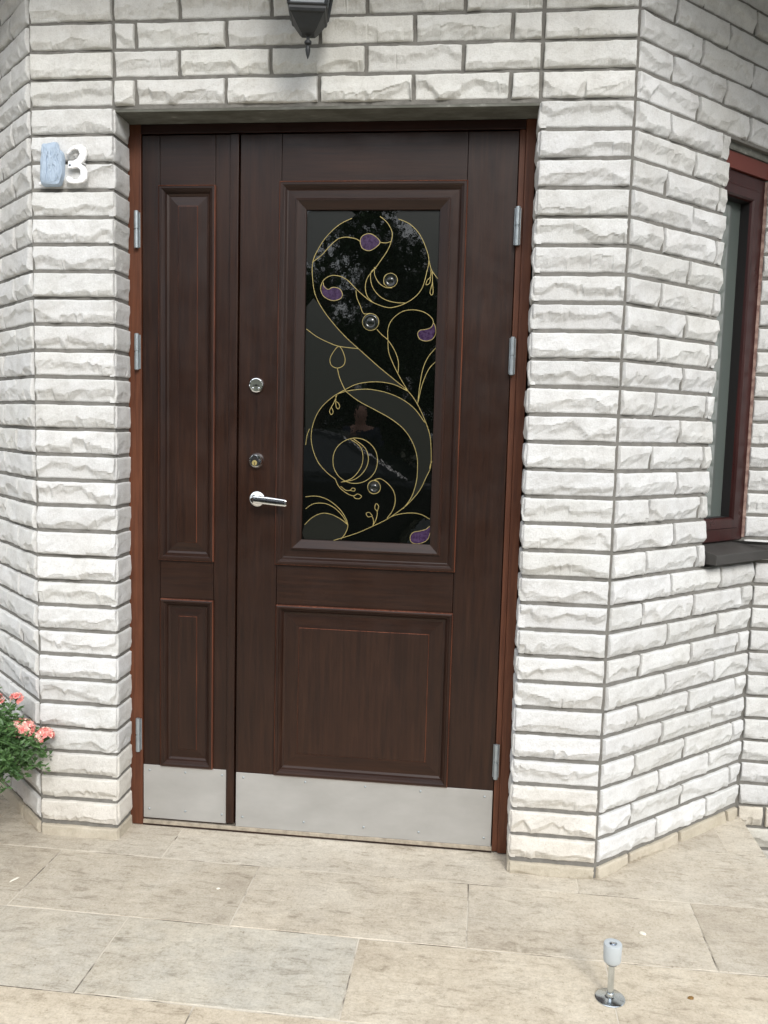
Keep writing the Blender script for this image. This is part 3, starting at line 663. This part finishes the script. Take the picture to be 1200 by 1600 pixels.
b = MB(); loft(b, [(.086, 2.503), (.088, 2.512), (.070, 2.530), (.040, 2.575), (.016, 2.600), (.012, 2.615)]); b.build('lantern_roof', M['lamp'], lan)
b = MB(); arm = smoothline([(lx, ly, 2.61), (lx, ly+.004, 2.655), (lx, ly+.04, 2.69), (lx, ly+.09, 2.68), (lx, -.03, 2.65), (lx, -.008, 2.64)], 5); b.tube(arm, .007, 8)
b.build('bracket', M['lamp'], lan)
b = MB(); b.box(lx-.045, lx+.045, -.030, .0, 2.555, 2.725); b.build('back_plate', M['lamp'], lan, .006)

# ------------------------------------------------------------------ door stop on the paving
dx, dy = 1.639, -.527
ds = empty('door_stop', (dx, dy, FZ), 'metal floor door stop with round foot and pale cylindrical cap on the paving', 'door stop')
b = MB(); b.lathe((dx, dy, FZ), [(.0335, 0), (.0335, .002), (.031, .0038), (.014, .0055), (.0095, .008), (.0085, .014)], 'z', 40); b.build('foot', M['bright'], ds)
b = MB(); b.lathe((dx, dy, FZ), [(.0072, .008), (.0068, .088)], 'z', 20); b.build('post', M['bright'], ds)
b = MB(); b.lathe((dx, dy, FZ), [(.011, .082), (.0125, .0835), (.0125, .087)], 'z', 24); b.build('washer', M['darkmetal'], ds)
b = MB(); b.lathe((dx, dy, FZ), [(.016, .0875), (.0185, .090), (.0195, .094), (.0205, .128), (.0195, .1315), (.017, .1325), (.009, .1315), (.0085, .1285), (.0005, .1285)], 'z', 40); b.build('cap', M['cap'], ds)
b = MB(); b.lathe((dx, dy, FZ+.1285), [(.0068, 0), (.0068, .002), (.005, .0042), (.0012, .0055)], 'z', 20, mats=[0,0,1,1]); b.build('bolt_head', [M['darkmetal'], M['chrome']], ds)

# ------------------------------------------------------------------ paving and ground
PX = 2.21
rows = []; y = .215+.302*2
xo = {0: .5, 1: .95}
row_y = [.215+.302*2, .215+.302, .215, -.0875, -.3895, -.6905]+[-.6905-.3015*i for i in range(1, 10)]
row_x = [.31, .90, 1.617, .112, .446, .724, .30, .55, .1, .42, .2, .5, .33, .15]
V_, F_, T_, Sd = [], [], [], []
greys = {(3,0): .0}
for i in range(len(row_y)-1):
    y1_, y0_ = row_y[i], row_y[i+1]; x = row_x[i]-.6*6
    while x < PX:
        st_ = 1.2 if (i == 2 and abs(x-.417) < .01) else .6
        a, b2 = x, min(x+st_, PX); x += st_
        if b2 < -2.6 or b2-a < .02: continue
        g = rnd.uniform(.0012, .0021); bv = .0016; dz = rnd.uniform(-.0008, .0008)
        xs0, xs1, ys0, ys1 = a+g, b2-g, y0_+g, y1_-g
        n = len(V_)
        V_ += [(xs0,ys0,FZ-.02),(xs1,ys0,FZ-.02),(xs1,ys1,FZ-.02),(xs0,ys1,FZ-.02),(xs0,ys0,FZ-bv*.6),(xs1,ys0,FZ-bv*.6),(xs1,ys1,FZ-bv*.6),(xs0,ys1,FZ-bv*.6),
               (xs0+bv,ys0+bv,FZ+dz),(xs1-bv,ys0+bv,FZ+dz),(xs1-bv,ys1-bv,FZ+dz),(xs0+bv,ys1-bv,FZ+dz)]
        F_ += [(n+8,n+9,n+10,n+11)]+[(n+j,n+(j+1)%4,n+4+(j+1)%4,n+4+j) for j in range(4)]+[(n+4+j,n+4+(j+1)%4,n+8+(j+1)%4,n+8+j) for j in range(4)]
        cx = (a+b2)/2; gr = .35
        tn = [rnd.uniform(.87, 1.05)]*3
        if i == 4 and .4 < cx < 1.05: gr = 1.; tn = [1.0, 1.01, 1.0]
        elif i == 4 and cx < .45: gr = .7; tn = [.95, .955, .95]
        elif i == 4: gr = .15; tn = [1.03, 1.0, .95]
        elif i == 5: gr = .1; tn = [1.04, 1.0, .94]
        elif i == 3: gr = .4; q_ = .90 if cx < .1 else (.93 if cx < .7 else 1.03 if cx < 1.3 else .98 if cx < 1.9 else .90); tn = [q_, q_*.985, q_*.96]
        T_ += [(*tn, gr)]*12; sd_ = (rnd.random(), rnd.random(), rnd.random()); Sd += [sd_]*12
me = bpy.data.meshes.new('patio'); me.from_pydata(V_, [], F_)
n0 = len(me.polygons)
a_ = me.attributes.new('tint', 'FLOAT_COLOR', 'POINT'); a_.data.foreach_set('color', np.array(T_, np.float32).reshape(-1))
a_ = me.attributes.new('seed', 'FLOAT_VECTOR', 'POINT'); a_.data.foreach_set('vector', np.array(Sd, np.float32).reshape(-1))
me.materials.append(M['pave']); patio = bpy.data.objects.new('patio', me); COL.objects.link(patio)
tag(patio, 'beige stone slab paving with thin cream joints in front of the door', kind='structure')
b = MB(); b.box(-2.6, PX-.004, row_y[-1]+.004, .85, -.30, FZ-.0012); gb = b.build('patio_bed', M['grout']); tag(gb, 'cream mortar bed and joints under the stone paving', kind='structure')
b = MB(); b.add([(-60,-60,-.24),(60,-60,-.24),(60,40,-.24),(-60,40,-.24)], [(0,1,2,3)]); g_ = b.build('ground', M['soil']); tag(g_, 'dark soil and grass beside the paving', kind='structure')

# ------------------------------------------------------------------ potted geranium at the left edge
pl = empty('potted_geranium', (-.36, -.06, FZ), 'pink flowering potted geranium with feathery green leaves at the foot of the left pier', 'plant')
b = MB(); b.lathe((-.36, -.06, FZ), [(.085, 0), (.09, .004), (.125, .17), (.132, .172), (.135, .20), (.122, .20), (.118, .17), (.01, .168)], 'z', 36); b.build('pot', M['terra'], pl)
lr = random.Random(3); b = MB(); st = MB()
C0 = Vector((-.275, -.085, .27))
def leafy(b, p, d, L_, w_, mi=0):
    s_ = d.cross(Vector((lr.uniform(-1,1), lr.uniform(-1,1), lr.uniform(-.3,1)))); 
    if s_.length < 1e-4: return
    s_.normalize(); nn = d.cross(s_).normalized()
    m1 = p+d*L_*.45-nn*L_*.08; tip = p+d*L_-nn*L_*.22
    b.add([p, m1+s_*w_, m1, m1-s_*w_, tip], [(0,1,2),(0,2,3),(1,4,2),(2,4,3)], mi)
shoots = []
for i in range(780):
    a = lr.uniform(0, 2*math.pi); e = lr.uniform(-.55, 1.35)
    d = Vector((math.cos(a)*math.cos(e), math.sin(a)*math.cos(e), math.sin(e)))
    end = C0+Vector((d.x*.335, d.y*.24, d.z*.20))*lr.uniform(.5, 1.02)
    if end.z < .10: end.z = .10+lr.random()*.05
    # keep clear of the walls behind
    if end.y > .0 and end.x > -.32: end.y = lr.uniform(-.14, -.03)
    if end.x > -.06: end.y = min(end.y, -.045)
    mid = C0*.5+end*.5+Vector((0, 0, .03)); root = Vector((-.36+lr.uniform(-.06,.06), -.06+lr.uniform(-.06,.06), .17))
    cl = smoothline([root, mid, end], 5); st.tube(cl, [.0022]*len(cl), 4, 0, False)
    for j in range(4, len(cl)):
        for q in range(5):
            dd = Vector((lr.uniform(-1,1), lr.uniform(-1,1), lr.uniform(-.5,.9))).normalized(); base_ = cl[j]+dd*.004
            L_ = lr.uniform(.013, .027)
            # divided leaf: a central blade with two to four side lobes
            leafy(b, base_, dd, L_, L_*.16)
            for sgn in (-1, 1):
                sd2 = (dd+sgn*dd.cross(Vector((0,0,1))).normalized()*.8).normalized() if abs(dd.z) < .98 else dd
                leafy(b, base_+dd*L_*.3, sd2, L_*.6, L_*.11); leafy(b, base_+dd*L_*.55, sd2, L_*.45, L_*.09)
st.build('stem', M['leaf'], pl); b.build('foliage', M['leaf'], pl, fix=False)
def umbel(c, r_, n_, white=.35):
    b = MB(); c = Vector(c)
    for i in range(n_):
        a = lr.uniform(0, 2*math.pi); e = lr.uniform(-.35, 1.5); d = Vector((math.cos(a)*math.cos(e), math.sin(a)*math.cos(e), math.sin(e)))
        p = c+Vector((d.x*r_, d.y*r_, d.z*r_*.72)); s1 = d.orthogonal().normalized(); s2 = d.cross(s1); mi = 1 if lr.random() < white else 0
        a0 = lr.random()*6
        for k in range(5):
            t_ = a0+k*2*math.pi/5+lr.uniform(-.1,.1); dr = (s1*math.cos(t_)+s2*math.sin(t_)+d*lr.uniform(.05,.6)).normalized(); sd_ = dr.cross(d).normalized()
            L_ = lr.uniform(.007, .011)
            b.add([p, p+dr*L_*.55+sd_*L_*.42, p+dr*L_+sd_*L_*.2+d*.001, p+dr*L_-sd_*L_*.2+d*.001, p+dr*L_*.55-sd_*L_*.42], [(0,1,2,3,4)], mi)
        b.tube([c-Vector((0,0,r_*.8)), p-d*.001], .0007, 4, 2, False)
    b.tube([c-Vector((0,0,r_*.8)), c*.55+Vector((-.30,-.06,.22))*.45-Vector((0,0,.03)), Vector((-.30,-.06,.22))], .0018, 6, 2, False)
    return b
for c, r_, n_, wh in [((-.028, -.06, .337), .037, 130, .4), ((.046, -.055, .322), .023, 80, .35), ((-.044, -.05, .428), .015, 22, .15), ((-.104, -.06, .424), .020, 30, .2), ((-.27, -.10, .50), .034, 60, .35)]:
    umbel(c, r_, n_, wh).build('flower', [M['petal'], M['petal2'], M['leaf']], pl, fix=False)

# ------------------------------------------------------------------ small things fallen on the paving
def chip(name, x, y, L_, w_, ang, mt, label, h_=.0018):
    b = MB(); n_ = 9; vs = []
    for z, k in ((FZ+.0008, 1.), (FZ+.0008+h_, .72)):
        for i in range(n_):
            t_ = 2*math.pi*i/n_; q = k*rnd.uniform(.8, 1.1); px, py = L_*q*math.cos(t_), w_*q*math.sin(t_)
            vs.append((x+px*math.cos(ang)-py*math.sin(ang), y+px*math.sin(ang)+py*math.cos(ang), z))
    b.add(vs, [tuple(range(n_))[::-1], tuple(range(n_, 2*n_))]+[(i, (i+1)%n_, n_+(i+1)%n_, n_+i) for i in range(n_)]); o = b.build(name, mt)
    tag(o, label, 'debris'); return o
WP = mat('whitish_petal', (.72,.68,.58), .7)[0]
chip('petal', .066, -.27, .017, .004, 1.15, WP, 'long white petal lying on the paving near the potted flowers')
chip('petal', .632, -.225, .0065, .0045, .3, WP, 'tiny whitish petal on the slab in front of the narrow door leaf')
chip('stone_chip', 1.759, -.26, .010, .006, -.4, WP, 'small white stone chip on the slab behind the door stop', .004)
chip('dry_leaf', 1.822, -.499, .009, .006, .5, mat('brown_leaf', (.20,.11,.03), .8)[0], 'small yellow-brown leaf fragment right of the door stop', .002)

# ------------------------------------------------------------------ what the glass reflects: trees, a parked car, a person
CAR = (-.35, -6.6)
car = empty('parked_car', (CAR[0], CAR[1], -.24), 'dark parked car reflected in the lower part of the door glass', 'car')
paint = mat('dark_car_paint', (.012,.014,.018), .18, .3)[0]; cg = mat('car_window_glass', (.02,.025,.028), .03, 0, 1.7)[0]; tyre = mat('tyre_rubber', (.012,.012,.012), .8)[0]
def carside(x, z): return (CAR[0]+x, z-.24)
low = [(-2.15,.42),(-2.1,.75),(-1.95,.93),(-1.0,.99),(.85,.97),(1.7,.88),(2.05,.72),(2.15,.45),(2.1,.28),(1.72,.24),(1.68,.42),(1.5,.60),(1.25,.65),(1.0,.58),(.86,.42),(.82,.24),(-.92,.24),(-.96,.42),(-1.12,.60),(-1.35,.65),(-1.6,.58),(-1.76,.42),(-1.8,.26),(-2.1,.30)]
b = MB(); b.plate([carside(x, z) for x, z in low], CAR[1]-.86, CAR[1]+.86, 0); b.build('body', paint, car, .05)
cab = [(-1.75,.96),(-1.35,1.36),(-.9,1.45),(-.05,1.45),(.25,1.38),(.95,.96)]
secs = []
for dy_, ins, dz_ in ((-.82,0,0),(-.62,.05,0),(.62,.05,0),(.82,0,0)): pass
def cabsec(h_, z_): return None
b = MB(); n = len(cab)
vs = [(*((carside(x, z)[0], CAR[1]-(.84-.26*(z-.96)/.5), carside(x, z)[1])),) for x, z in cab]+[(*((carside(x, z)[0], CAR[1]+(.84-.26*(z-.96)/.5), carside(x, z)[1])),) for x, z in cab]
b.add(vs, [tuple(range(n)), tuple(range(n, 2*n))[::-1]]+[(i, (i+1)%n, n+(i+1)%n, n+i) for i in range(n)]); b.build('cabin', paint, car, .03)
b = MB()
def pq(p, q, o=.006): 
    v = [(carside(x, z)[0]+.004, CAR[1]+s_*(.80-.26*(z-.96)/.5), carside(x, z)[1]+.006) for s_ in (-1, 1) for x, z in (p, q)]; b.add(v, [(0,1,3,2)])
pq((.30,1.36), (.90,.99)); b.build('windscreen', cg, car)
for s_ in (-1, 1):
    b = MB()
    for pts in ([(-1.55,1.02),(-1.25,1.32),(-.92,1.38),(-.55,1.39),(-.55,1.02)], [(-.48,1.02),(-.48,1.39),(-.05,1.39),(.20,1.33),(.72,1.02)]):
        v = [(carside(x, z)[0], CAR[1]+s_*(.848-.26*(z-.96)/.5), carside(x, z)[1]) for x, z in pts]; b.add(v, [tuple(range(len(v)))])
    b.build('side_window', cg, car)
for wx in (-1.36, 1.26):
    for s_ in (-1, 1):
        b = MB(); b.lathe((CAR[0]+wx, CAR[1]+s_*.72+.1, .32-.24), [(.20, -.0), (.31, .0), (.325, .04), (.325, .16), (.31, .20), (.20, .20), (.18, .18), (.03, .17)], 'y', 28, mats=[1,0,0,0,0,1,1,1]); b.build('wheel', [tyre, M['zinc']], car)
for s_ in (-1, 1):
    b = MB(); b.box(CAR[0]+2.03, CAR[0]+2.12, CAR[1]+s_*.72-.12, CAR[1]+s_*.72+.12, .36, .47); b.build('headlight', mat('headlight_lens', (.5,.52,.55), .1)[0], car, .02)

def skin(name, joints, edges, mt, parent, lv=2):
    me = bpy.data.meshes.new(name); me.from_pydata([j[0] for j in joints], edges, []); o = bpy.data.objects.new(name, me); COL.objects.link(o)
    o.modifiers.new('skin', 'SKIN'); sb = o.modifiers.new('sub', 'SUBSURF'); sb.levels = sb.render_levels = lv
    if not me.skin_vertices: me.skin_vertices.new()
    for i, j in enumerate(joints): me.skin_vertices[0].data[i].radius = j[1]
    me.skin_vertices[0].data[0].use_root = True; me.materials.append(mt); rel(o, parent); return o
px_, py_ = -.30, -8.6
per = empty('person', (px_, py_, -.24), 'person in dark blue jacket, hand at the chin, reflected in the door glass', 'person')
skinm = mat('skin', (.45,.24,.17), .55)[0]; jack = mat('navy_jacket', (.012,.015,.035), .8)[0]; trou = mat('dark_trousers', (.02,.02,.024), .9)[0]; hairm = mat('brown_hair', (.05,.03,.015), .7)[0]
def J(x, y, z, r_, ry=None): return ((px_+x, py_+y, z-.24), (r_, ry or r_))
joints = [J(0,0,.98,.15,.11), J(0,0,1.15,.14,.10), J(0,0,1.38,.16,.11), J(0,0,1.49,.06), J(0,.01,1.56,.075,.085), J(0,.02,1.66,.088,.10), J(0,.01,1.75,.055,.06),
          J(-.19,0,1.42,.065), J(-.25,.05,1.16,.048), J(-.10,.20,1.34,.036), J(-.03,.17,1.50,.034), J(.19,0,1.42,.065), J(.25,-.02,1.14,.048), J(.24,.05,.90,.034), J(.24,.07,.82,.034),
          J(-.10,0,.90,.09), J(-.11,.01,.50,.06), J(-.11,-.02,.10,.04), J(-.11,.12,.04,.035), J(.10,0,.90,.09), J(.12,.01,.50,.06), J(.13,-.02,.10,.04), J(.13,.12,.04,.035)]
ed = [(0,1),(1,2),(2,3),(3,4),(4,5),(5,6),(2,7),(7,8),(8,9),(9,10),(2,11),(11,12),(12,13),(13,14),(0,15),(15,16),(16,17),(17,18),(0,19),(19,20),(20,21),(21,22)]
skin('body', joints, ed, skinm, per)
g_ = lambda idx, k: [(joints[i][0], tuple(r_+k for r_ in joints[i][1])) for i in idx]
skin('jacket', g_([0,1,2,7,8,9,11,12,13], .018), [(0,1),(1,2),(2,3),(3,4),(4,5),(2,6),(6,7),(7,8)], jack, per)
skin('trousers', g_([0,15,16,17,19,20,21], .014), [(0,1),(1,2),(2,3),(0,4),(4,5),(5,6)], trou, per)
skin('hair', [J(0,-.03,1.70,.09,.09), J(0,.0,1.765,.07,.075)], [(0,1)], hairm, per)

def make_tree(seed, h_, cr_, nleaf):
    tr = random.Random(seed); b = MB(); c = MB(); tips = []
    trunk = [(tr.uniform(-.1,.1)*i*.4, tr.uniform(-.1,.1)*i*.4, h_*.75*i/6) for i in range(7)]
    b.tube(trunk, [.16*(1-i/8) for i in range(7)], 8)
    for i in range(26):
        k = tr.uniform(1.2, 6); i0 = int(min(5, k)); p = Vector(trunk[i0]).lerp(Vector(trunk[i0+1]), k-i0 if k < 6 else 1)
        a = tr.uniform(0, 6.28); d = Vector((math.cos(a), math.sin(a), tr.uniform(.1, .9))).normalized(); L_ = cr_*tr.uniform(.6, 1.05)*(1.15-.1*k)
        q = [p, p+d*L_*.5+Vector((0,0,.1)), p+d*L_]; b.tube(q, [.05, .03, .01], 5, 0, False); tips += [q[1], q[2], (q[1]+q[2])/2]
    tips = [t_ for t_ in tips]; clumps = [(t_+Vector((tr.uniform(-.5,.5), tr.uniform(-.5,.5), tr.uniform(-.3,.5))), tr.uniform(.3, .75)) for t_ in tips for _ in range(2)]
    for i in range(nleaf):
        p, rr = tr.choice(clumps); o = Vector((tr.gauss(0,1), tr.gauss(0,1), tr.gauss(0,.8)))*rr*.5; p = p+o
        s_ = Vector((tr.uniform(-1,1), tr.uniform(-1,1), tr.uniform(-1,1))).normalized(); u_ = s_.orthogonal().normalized(); L_ = tr.uniform(.05, .10)
        c.add([p-s_*L_, p+u_*L_*.45, p+s_*L_, p-u_*L_*.45], [(0,1,2,3)])
    return b, c
protos = []
for i, (x, y, sc_) in enumerate([(-2.15,-15,1.0),(2.6,-13.5,1.05),(-4.8,-14,1.15),(6.5,-15,1.1),(-9,-12,1.2),(10.5,-12.5,1.1),(.9,-19,1.3),(-.8,-18,.80),(-13,-8,1.2),(14,-8,1.1)]):
    r_ = empty('tree', (x, y, -.24), 'leafy green tree mirrored dimly in the door glass', 'tree', 'trees reflected in the glass')
    r_.scale = (sc_,)*3; r_.rotation_euler = (0, 0, i*1.3)
    if i < 2:
        b, c = make_tree(i+5, 7.5, 2.4, 15000)
        o1 = b.build('trunk', M['bark'], None, fix=False); o2 = c.build('crown', M['tree'], None, fix=False); protos.append((o1, o2)); o1.parent = r_; o2.parent = r_
    else:
        for o in protos[i % 2]: q = o.copy(); COL.objects.link(q); q.parent = r_

lr = random.Random(21); b = MB()
for i in range(16000):
    a = Vector((lr.uniform(-15, 15), -17.5+lr.gauss(0, .35), 0)); top = 2.3+.35*math.sin(a.x*1.1)+.2*math.sin(a.x*2.7+1); a.z = -.24+top*lr.random()**.7
    s_ = Vector((lr.uniform(-1,1), lr.uniform(-1,1), lr.uniform(-1,1))).normalized(); u_ = s_.orthogonal().normalized(); L_ = lr.uniform(.08, .16)
    b.add([a-s_*L_, a+u_*L_*.5, a+s_*L_, a-u_*L_*.5], [(0,1,2,3)])
hd = empty('added_hedge', (0, -17.5, -.24), 'added row of dark green leaves covering low sky in the door glass', 'added_hedge')  # leafy row added to cover bright sky under the crowns in the glass
b.build('foliage', M['tree'], hd, fix=False)
b = MB()
for i in range(30): b.tube([(-14.5+i, -17.5, -.24), (-14.4+i, -17.45, 1.0), (-14.6+i, -17.5, 1.7)], [.04,.03,.01], 6)
b.build('stem', M['bark'], hd, fix=False)
